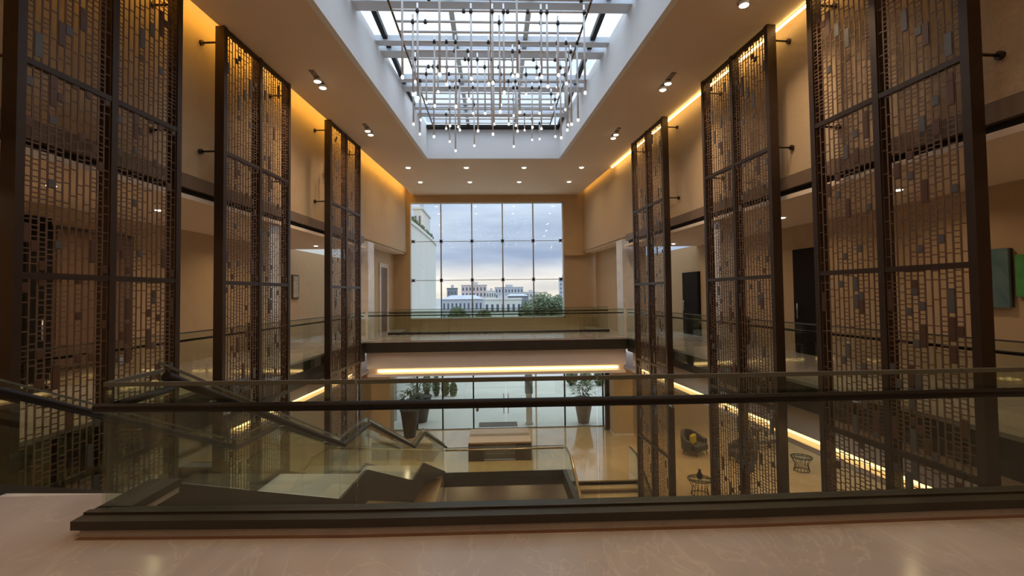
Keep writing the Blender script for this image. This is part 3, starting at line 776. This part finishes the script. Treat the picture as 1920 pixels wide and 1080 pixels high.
tips = [(365,455),(590,440),(632,500),(580,545),(688,633),(475,715),(652,750),(555,815),(470,800),(650,845),(685,900),
        (790,675),(863,675),(820,780),(798,870),(910,800),(917,740),(765,590),(1005,740),(1048,748),(1058,782),(1035,875),
        (1072,668),(978,548),(1028,450),(1058,445),(1200,395),(1240,512),(1190,675),(1145,835),(1190,830),(1285,815),
        (1320,822),(1360,745),(1357,775),(1465,550),(1352,495),(1422,715),(910,490),(430,560),(510,610),(560,630),(1110,560),(1260,640),(1300,560)]
tips += [(rnd.uniform(430, 1400), rnd.uniform(400, 790)) for _ in range(22)]
for (zx, zy) in tips:
    px, py = 640+zx/3.2, zy/3.2
    cand = []
    for y in bars:
        q = at_y(px, py, y)
        if abs(q.x) <= HW and 5.35 <= q.z <= 6.95: cand.append((y, q.x, q.z))
    if not cand: continue
    y, x, z = rnd.choice(cand)
    o = chp(MB().tube([(x, y+0.03, z+0.02), (x, y+0.03, ZC+0.16)], 0.021, 6).build('rod', 'rod'))
    k = link('clamp', knob_mesh, o, (x, y, ZC)); b = link('bulb', tip_mesh, o, (x, y+0.03, z))
    if rnd.random() < .45: q = link('clamp', knob_mesh, ch, (rnd.uniform(-1.8, 1.8)-0.02, rnd.choice(bars[:12])-11.5, 0))

# ================================================================== CEILING LAMPS
def lamp(name, parent, loc, power, size=0.12, spread=150, aim=None, color=WARM):
    d_ = bpy.data.lights.new(name, 'AREA'); d_.shape = 'DISK'; d_.size = size; d_.energy = power; d_.color = color
    d_.spread = math.radians(spread)
    o = bpy.data.objects.new(name, d_); COL.objects.link(o); o.parent = parent; o.location = loc
    if aim: o.rotation_euler = aim
    return o
ring_mesh = MB().lathe([(0.075, -0.010), (0.10, -0.006), (0.10, 0.0), (0.075, 0.0)], seg=20).mesh('trim_ring', 'white')
lens_mesh = MB().lathe([(0.002, -0.030), (0.05, -0.026), (0.076, -0.012), (0.076, 0.0), (0.002, 0.0)], seg=18).mesh('lens', 'bulb')
def downlight(x, y, z, power, label, group, scale=1.0):
    t = empty('downlight', (x, y, z)); tag(t, label, 'light', group)
    a = link('trim_ring', ring_mesh, t); b = link('lens', lens_mesh, t)
    a.scale = b.scale = (scale,)*3
    lamp('lamp', t, (0, 0, -0.05), power)
    return t
ORD4 = ('leftmost', 'second from left', 'third from left', 'rightmost')
for i, x in enumerate((-3.26, -1.0, 1.26, 3.53)): downlight(x, 18.67, CEIL, E_DOWN*0.5, ORD4[i]+' of the four downlights between skylight and window, nearer row', 'downlights in the row next to the skylight', 1.15)
for i, x in enumerate((-3.15, -0.98, 1.2, 3.42)): downlight(x, 21.08, CEIL, E_DOWN*0.5, ORD4[i]+' of the four downlights in the ceiling row closest to the window', 'downlights in the row next to the window', 1.15)
for i, x in enumerate((-4.2, -1.4, 1.4, 4.2)):
    for y in (-1.8, 1.0): downlight(x, y, CEIL, E_DOWN*0.75, ORD4[i]+' downlight above the near balcony, '+('back row' if y < 0 else 'front row'), 'downlights above the near balcony')
def twin(x, y, label, rz):
    t = empty('twin_spotlight', (x, y, CEIL), rz); tag(t, label, 'light', 'twin ceiling spotlights')
    MB().box(-0.055, 0.055, -0.55, 0.30, -0.02, 0).build('track', 'beam', t)
    for yy in (-0.16, 0.18):
        hd = MB().lathe([(0.078, -0.09), (0.082, -0.08), (0.082, -0.03), (0.05, -0.02)], c=(0, yy, 0), seg=16).build('spot_head', 'white', t)
        MB().lathe([(0.002, -0.115), (0.05, -0.11), (0.076, -0.095), (0.076, -0.09), (0.002, -0.09)], c=(0, yy, 0), seg=16).build('lens', 'bulb', hd)
        lamp('lamp', t, (0, yy, -0.12), E_SPOT, 0.1, 120)
for x, y, l in ((-3.94, 11.08, 'twin spotlight on the left ceiling strip, nearer one'), (-3.67, 14.4, 'twin spotlight on the left ceiling strip, farther one'),
                (4.14, 11.1, 'twin spotlight on the right ceiling strip, middle one'), (3.84, 14.7, 'twin spotlight on the right ceiling strip, farthest one'),
                (4.33, 7.7, 'twin spotlight on the right ceiling strip at the top edge of view')):
    twin(x, y, l, 0)
ORD6 = ('first', 'second', 'third', 'fourth', 'fifth', 'sixth')
for i, y in enumerate((2.0, 4.5, 7.49, 9.6, 13.6, 16.6)):
    downlight(lx(-7.2, y), y, 3.36, E_CORR*1.4, ORD6[i]+' small downlight along the left corridor ceiling, counted from the camera', 'left corridor downlights', 0.8)
for i, y in enumerate((2.0, 5.0, 8.0, 11.0, 14.0, 16.8)):
    downlight(rx(7.6, y), y, 3.36, E_CORR*0.75, ORD6[i]+' small downlight along the right corridor ceiling, counted from the camera', 'right corridor downlights', 0.8)
for i, y in enumerate((6.5, 10.0, 13.5, 17.0, 20.5)):
    downlight(rx(8.6, y), y, -1.34, E_GROUND, ORD6[i]+' downlight in the lobby ceiling under the right corridor, from the camera', 'right lobby downlights')
    downlight(rx(11.4, y), y, -1.34, E_GROUND, ORD6[i]+' downlight in the lobby ceiling near the right lobby wall, from the camera', 'far right lobby downlights')
    downlight(lx(-7.6, y), y, -1.34, E_GROUND*0.5, ORD6[i]+' downlight in the lobby ceiling under the left corridor, from the camera', 'left lobby downlights')
for i, x in enumerate((-1.2, 1.0, 3.2)):  # unseen lamps added to brighten the grey wall below the lobby
    downlight(x, 18.8, GF-0.5, 5, ('left', 'middle', 'right')[i]+' added fill lamp in the low ceiling of the lower stair opening', 'added lower level fill lamps', .8)
for i, x in enumerate((-3.4, -1.1, 1.3, 3.7)):
    downlight(x, 19.0, -1.34, E_GROUND, ORD4[i]+' downlight in the lobby ceiling under the footbridge', 'footbridge downlights')

# ================================================================== CORRIDOR THINGS
def flush(name, sgn, x0, ya, yb, z0, z1, depth, mat, label, cat, frame=None, handle=False, kind=None):
    g = lx if sgn < 0 else rx
    t = empty(name, (g(x0, ya), ya, z0), sgn*math.atan(K)); tag(t, label, cat, kind=kind)
    L = (yb-ya)/cosk; s = -sgn
    if frame:
        MB().box(0, s*depth, 0, L, 0, z1-z0).build('frame' if not handle else 'casing', frame, t)
        MB().box(s*depth*.5, s*depth*1.15, 0.06, L-0.06, 0.0 if handle else 0.06, z1-z0-0.06).build('leaf' if handle else 'picture', mat, t)
        if handle: MB().tube([(s*(depth+.06), L-.2, .9), (s*(depth+.06), L-.2, 1.3)], 0.015, 6).build('handle', 'steel', t)
    else:
        MB().box(0, s*depth*.6, 0, L, 0, z1-z0).build('stretcher_frame', 'wood', t)
        MB().box(s*depth*.6, s*depth, -.005, L+.005, -.005, z1-z0+.005).build('canvas', mat, t)
    return t
flush('door_2', 1, BR, 11.55, 12.5, 0, 2.72, 0.08, 'door_black', 'tall black door in the right corridor wall between the two nearer screens', 'door', 'door_black', True, 'structure')
flush('door_3', 1, BR, 17.6, 18.9, 0, 2.4, 0.08, 'door_black', 'black door at the far end of the right corridor', 'door', 'door_black', True, 'structure')
flush('painting', 1, BR, 7.45, 7.85, 1.32, 2.28, 0.10, 'teal', 'teal canvas on the right corridor wall beside the nearest screen', 'painting')
gy_ = at_w(1904, 520, BR-0.06, -K).y
flush('painting', 1, BR, gy_-0.45, gy_, 1.5, 2.16, 0.06, 'green', 'green canvas on the right corridor wall at the frame edge', 'painting')
ly_ = [at_w(x, 500, BL, K).y for x in (40, 88, 92, 245)]
flush('door_4', -1, BL, ly_[0], ly_[1], 0, 3.1, 0.08, 'door_black', 'dark doorway in the left corridor wall behind the nearest screen', 'door', 'door_black', True, 'structure')
flush('wall_panel', -1, BL, ly_[2]+.02, ly_[3], 0.3, 3.0, 0.06, 'door_brown', 'brown veneer panel on the left corridor wall behind the nearest screen', 'panel', 'wood')
flush('picture', -1, BL, 18.0, 18.5, 1.55, 2.45, 0.05, 'print', 'narrow framed grey print on the left corridor wall', 'picture', 'wood')
# low sideboards in the corridors
def sideboard(sgn, x0, y, L, label):
    g = lx if sgn < 0 else rx
    t = empty('sideboard', (g(x0, y), y, 0), sgn*math.atan(K)); tag(t, label, 'sideboard'); s = -sgn
    bevel(MB().box(0, s*0.42, 0, L, 0.12, 0.80).build('body', 'wood', t)); bevel(MB().box(0, s*0.45, -.02, L+.02, 0.80, 0.84).build('top', 'wood', t))
    for k in range(3): MB().box(s*.42, s*.435, .03+k*L/3, (k+1)*L/3-.03, .15, .77).build('door', 'door_brown', t)
    for k in range(4): MB().box(s*(.03 if k < 2 else .35), s*(.08 if k < 2 else .40), (.03 if k % 2 else L-.09), (.09 if k % 2 else L-.03), 0, .12).build('leg', 'rail', t)
sideboard(-1, BL+0.01, 15.2, 1.8, 'dark wooden sideboard against the left corridor wall')
sideboard(1, BR-0.01, 14.6, 1.6, 'dark wooden sideboard against the right corridor wall')

# ================================================================== LOBBY FURNITURE
def armchair(loc, rz, label, throw=False):
    t = empty('armchair', loc, rz); tag(t, label, 'armchair', 'lobby armchairs')
    bevel(MB().box(-.36, .36, -.38, .36, .20, .44).build('seat', 'fabric', t), .05, 3)
    m = MB(); n_ = 14
    for i in range(n_):
        a0 = math.radians(-20+220*i/n_); a1 = math.radians(-20+220*(i+1)/n_)
        h0 = .58+.32*max(0, math.sin(a0)); h1 = .58+.32*max(0, math.sin(a1))
        P = lambda r, a, z: (r*math.cos(a), r*math.sin(a), z)
        m.hexa([P(.40, a0, .2), P(.54, a0, .2), P(.54, a1, .2), P(.40, a1, .2), P(.42, a0, h0), P(.56, a0, h0), P(.56, a1, h1), P(.42, a1, h1)])
    m.build('backrest', 'fabric', t)
    for x in (-.3, .3):
        for y in (-.3, .3): MB().tube([(x, y, .2), (x*1.1, y*1.1, 0)], .022, 6, .014).build('leg', 'wood', t)
    if throw:
        c_ = empty('cushion', (loc[0]-.1, loc[1]-.05, loc[2]+.44), rz+.3)
        bevel(MB().box(-.2, .2, -.08, .08, 0, .36).build('pad', 'yellow', c_), .05, 3)
        MB().tube([(-.19, 0, .01), (-.19, 0, .35), (.19, 0, .35), (.19, 0, .01)], .012, 6).build('piping', 'yellow', c_)
        tag(c_, 'mustard yellow cushion on the charcoal armchair', 'cushion')
armchair((8.2, 19.6, GF), 0.5, 'charcoal tub armchair with a mustard cushion in the right lobby', True)
armchair((9.6, 18.5, GF), -1.2, 'charcoal tub armchair without cushion in the right lobby')
def wire_table(loc, r, h, label, ornament=False):
    t = empty('wire_table', loc); tag(t, label, 'table')
    MB().ring(r, .014, (0, 0, h)).build('top_ring', 'black', t); MB().ring(r*.72, .012, (0, 0, .014)).build('base_ring', 'black', t)
    MB().lathe([(.01, h-.015), (r-.01, h-.015), (r-.01, h-.003), (.01, h-.003)], seg=28).build('glass_top', 'glass', t)
    for k in range(14):
        a = 2*math.pi*k/14
        MB().tube([(r*math.cos(a), r*math.sin(a), h), (r*.6*math.cos(a), r*.6*math.sin(a), h*.5), (r*.72*math.cos(a), r*.72*math.sin(a), .014)], .009, 5).build('wire', 'black', t)
    if ornament:
        o = empty('vase', (loc[0], loc[1], loc[2]+h)); tag(o, 'small dark vase on the round wire table', 'vase')
        MB().lathe([(.05, -.003), (.10, .06), (.11, .13), (.05, .22), (.035, .27), (.055, .30)], seg=18).build('body', 'charcoal', o)
        MB().ring(.055, .008, (0, 0, .30), 16, 5).build('rim', 'charcoal', o)
wire_table((6.7, 15.7, GF), 0.38, 0.5, 'round black wire table with a vase beside the lower stairs', True)
wire_table((11.3, 17.5, GF), 0.36, 0.5, 'round black wire table in the far right lobby')
def console(loc, rz, label):
    t = empty('console_table', loc, rz); tag(t, label, 'table')
    bevel(MB().box(-.7, .7, -.22, .22, .78, .84).build('top', 'wood', t))
    for x in (-.62, .62):
        for y in (-.16, .16): MB().box(x-.03, x+.03, y-.03, y+.03, 0, .78).build('leg', 'wood', t)
    MB().box(-.6, .6, -.17, .17, .2, .23).build('shelf', 'wood', t)
console((11.6, 20.2, GF), 0.2, 'dark wooden console table in the far right lobby')
# left lobby: display shelf with pale boxes
t = empty('shelving_unit', (-8.6, 14.2, GF), -math.atan(K)); tag(t, 'dark shelving unit in the left lobby under the corridor', 'shelf')
for x in (-.9, .9): MB().box(x-.02, x+.02, -.2, .2, 0, 1.9).build('side_panel', 'wood', t)
for k in range(5): MB().box(-.88, .88, -.2, .2, .05+k*.45, .08+k*.45).build('shelf', 'wood', t)
MB().box(-.88, .88, .18, .2, 0, 1.9).build('back_panel', 'wood', t)

# ================================================================== OUTDOORS
def ground(poly, z0, z1, name, mat, label): return struct(MB().prism(poly, z0, z1).build(name, mat), label, 'ground')
ground([(-60, FAR+.25), (60, FAR+.25), (60, 44), (-60, 44)], GF-.3, GF-.02, 'driveway', 'concrete', 'pale wet concrete forecourt outside the entrance')
ground([(-60, 44), (60, 44), (120, 60), (-120, 60)], GF-.3, GF+.05, 'lawn', 'grass', 'strip of lawn beyond the forecourt')
ground([(-400, 60), (400, 60), (700, 900), (-700, 900)], GF-.4, GF-.05, 'city_ground', 'city_ground', 'city ground stretching to the horizon')

def foliage_blob(rnd, c_, rr, n_, size, mb):
    for _ in range(n_):
        v = Vector((rnd.gauss(0, 1), rnd.gauss(0, 1), rnd.gauss(0, 1))).normalized()*(rnd.random()**.35)
        p = Vector(c_)+Vector((v.x*rr[0], v.y*rr[1], v.z*rr[2]))
        a = Vector((rnd.gauss(0, 1), rnd.gauss(0, 1), rnd.gauss(0, 1))).normalized(); b = a.orthogonal().normalized()
        s_ = size*rnd.uniform(.6, 1.3); mb.quad(p-a*s_-b*s_*.5, p+a*s_-b*s_*.5, p+a*s_+b*s_*.5, p-a*s_+b*s_*.5)
def tree(x, y, h, w_, label, seed, zb=GF):
    rnd = random.Random(seed)
    t = empty('tree', (x, y, zb)); tag(t, label, 'tree', 'trees outside the window')
    MB().tube([(0, 0, 0), (.1, 0, h*.35), (0, .1, h*.7)], .25*h/8, 7, .08).build('trunk', 'bark', t)
    m = MB()
    for k in range(9):
        a = rnd.uniform(0, 6.28); r_ = w_*.3*rnd.random()
        foliage_blob(rnd, (r_*math.cos(a), r_*math.sin(a), h*rnd.uniform(.5, .85)), (w_*.3, w_*.3, h*.2), 420, .16*h/8, m)
    o = m.build('crown', 'tree', t); o['kind'] = 'stuff'
for px, Y, top, wpx, lab in ((1015, 62, 549, 62, 'broad green tree filling the lower right of the window'), (1046, 55, 556, 34, 'green tree against the right edge of the window'),
                             (985, 58, 566, 30, 'low green tree left of the broad tree outside'), (860, 60, 578, 46, 'low green tree at the lower left of the window view'),
                             (905, 64, 577, 40, 'low green tree in front of the grey roofed building')):
    p = at_y(px, top, Y); tree(p.x, Y, p.z-GF, wpx*Y/F*1.1, lab, int(px))
def shrub(x, y, w_, h, label, seed, grp):
    rnd = random.Random(seed); t = empty('hedge_shrub', (x, y, GF-.02)); tag(t, label, 'shrub', grp)
    m = MB(); foliage_blob(rnd, (0, 0, h*.5), (w_/2, w_/2, h*.5), 900, .09, m); o = m.build('foliage', 'leaf', t); o['kind'] = 'stuff'
    MB().tube([(0, 0, 0), (0, 0, h*.5)], .05, 6).build('stem', 'bark', t)
for k, px in enumerate((800, 818, 835, 850)):
    p = at_z(px, 742, GF); shrub(p.x, p.y, 0.40, 1.5-.2*k, ('largest', 'second largest', 'third largest', 'smallest')[k]+' clipped shrub in the hedge left of the forecourt', k, 'hedge shrubs')
for k, px in enumerate((1072, 1098, 1124)):
    p = at_z(px, 722, GF); shrub(p.x, p.y, 0.8, 1.2, ('left', 'middle', 'right')[k]+' shrub of the three beyond the forecourt at right', 20+k, 'shrubs right of the forecourt')

def building(px0, px1, ptop, Y, mat, label, nx=0, nz=0, depth=None, roof=None, z0=GF, group='city buildings'):
    a, b = at_y(px0, ptop, Y), at_y(px1, ptop, Y); x0, x1 = a.x, b.x; h = (a.z+b.z)/2-z0; D = depth or (x1-x0)*.8; w_ = x1-x0
    t = empty('building', ((x0+x1)/2, Y, z0)); tag(t, label, 'building', group)
    MB().box(-w_/2, w_/2, 0, D, 0, h).build('wall', mat, t)
    if roof == 'hip':
        MB().hexa([(-w_/2-.3, -.3, h), (w_/2+.3, -.3, h), (w_/2+.3, D+.3, h), (-w_/2-.3, D+.3, h), (-w_*.3, D*.4, h+w_*.10), (w_*.3, D*.4, h+w_*.10), (w_*.3, D*.6, h+w_*.10), (-w_*.3, D*.6, h+w_*.10)]).build('roof', 'ext_roof', t)
    else:
        MB().box(-w_/2-.15, w_/2+.15, -.15, D+.15, h, h+.25).build('parapet', mat, t)
        MB().box(-w_*.12, w_*.14, D*.3, D*.6, h+.25, h+.25+min(2.6, h*.12)).build('roof_hut', 'ext_grey', t)
    vis = min(h, (EYE.z-z0)+abs(ptop-553)*Y/F)
    for i in range(nx):
        for j in range(nz):
            ww, hh = w_/nx, 3.2; xx = -w_/2+(i+.25)*ww; zz = h-2.4-j*2.5
            if zz < .5: continue
            wo = MB().box(xx, xx+ww*.5, -.06, .05, zz, zz+1.6).build('window', 'ext_grey', t)
            MB().box(xx+ww*.04, xx+ww*.46, -.08, -.03, zz+.1, zz+1.5).build('pane', 'ext_window', wo)
    return t
building(865, 912, 535, 210, 'ext_pink', 'pink apartment block on the skyline left of centre', 7, 5)
building(928, 981, 539, 230, 'ext_grey', 'wide grey block on the skyline at centre', 9, 4)
building(838, 857, 541, 170, 'ext_dark', 'dark small block on the skyline at left', 3, 3)
building(1049, 1064, 521, 300, 'ext_grey', 'tall grey tower at the right edge of the window', 3, 10)
building(912, 930, 546, 200, 'ext_white', 'low white block between the pink and the grey blocks', 4, 3)
building(981, 1010, 548, 240, 'ext_white', 'low white block right of the wide grey block', 5, 3)
building(829, 905, 561, 110, 'ext_grey', 'long low grey building with a pitched roof at left', 10, 2, roof='hip')
building(908, 978, 562, 95, 'ext_white', 'low white house with dark windows at centre', 7, 2)
building(950, 990, 555, 120, 'ext_dark', 'dark roofed building behind the white house', 5, 2, roof='hip')
building(775, 791, 392, 62, 'ext_white', 'tall pale building rising behind the white wing at left', 2, 6, depth=8)
# white wing next door with a planted roof edge
t = empty('building', (-5.2, 36, GF)); tag(t, 'smooth white neighbouring wing filling the left panes of the window', 'building', 'city buildings')
m = MB(); n_ = 10
pts = [(0.35*math.cos(a), 9.0-1.2+1.2*math.sin(a)) for a in []]
poly = [(-9, -10), (-0.0, -10), (0.15, -4), (0.2, 2), (0.1, 7), (-0.3, 9.5), (-1.2, 11), (-9, 11)]
MB().prism(poly, 0, 11.1).build('wall', 'ext_white', t)
MB().prism([(x*1.0+(.08 if x > -2 else 0), y) for x, y in poly], 11.1, 11.3).build('parapet', 'ext_white', t)
ORD7 = ORD6+('seventh',)
for k in range(7):
    y = 28+k*2.3+random.uniform(-.5, .5)
    o = empty('roof_plant', (-5.55, y, GF+11.3)); tag(o, ORD7[k]+' small plant along the roof edge of the white wing', 'plant', 'plants on the white wing roof')
    mm = MB(); foliage_blob(random.Random(k), (0, 0, .4), (.35, .5, .38), 160, .08, mm); q = mm.build('foliage', 'leaf', o); q['kind'] = 'stuff'
    MB().tube([(0, 0, 0), (0, 0, .5)], .03, 5).build('stem', 'bark', o)
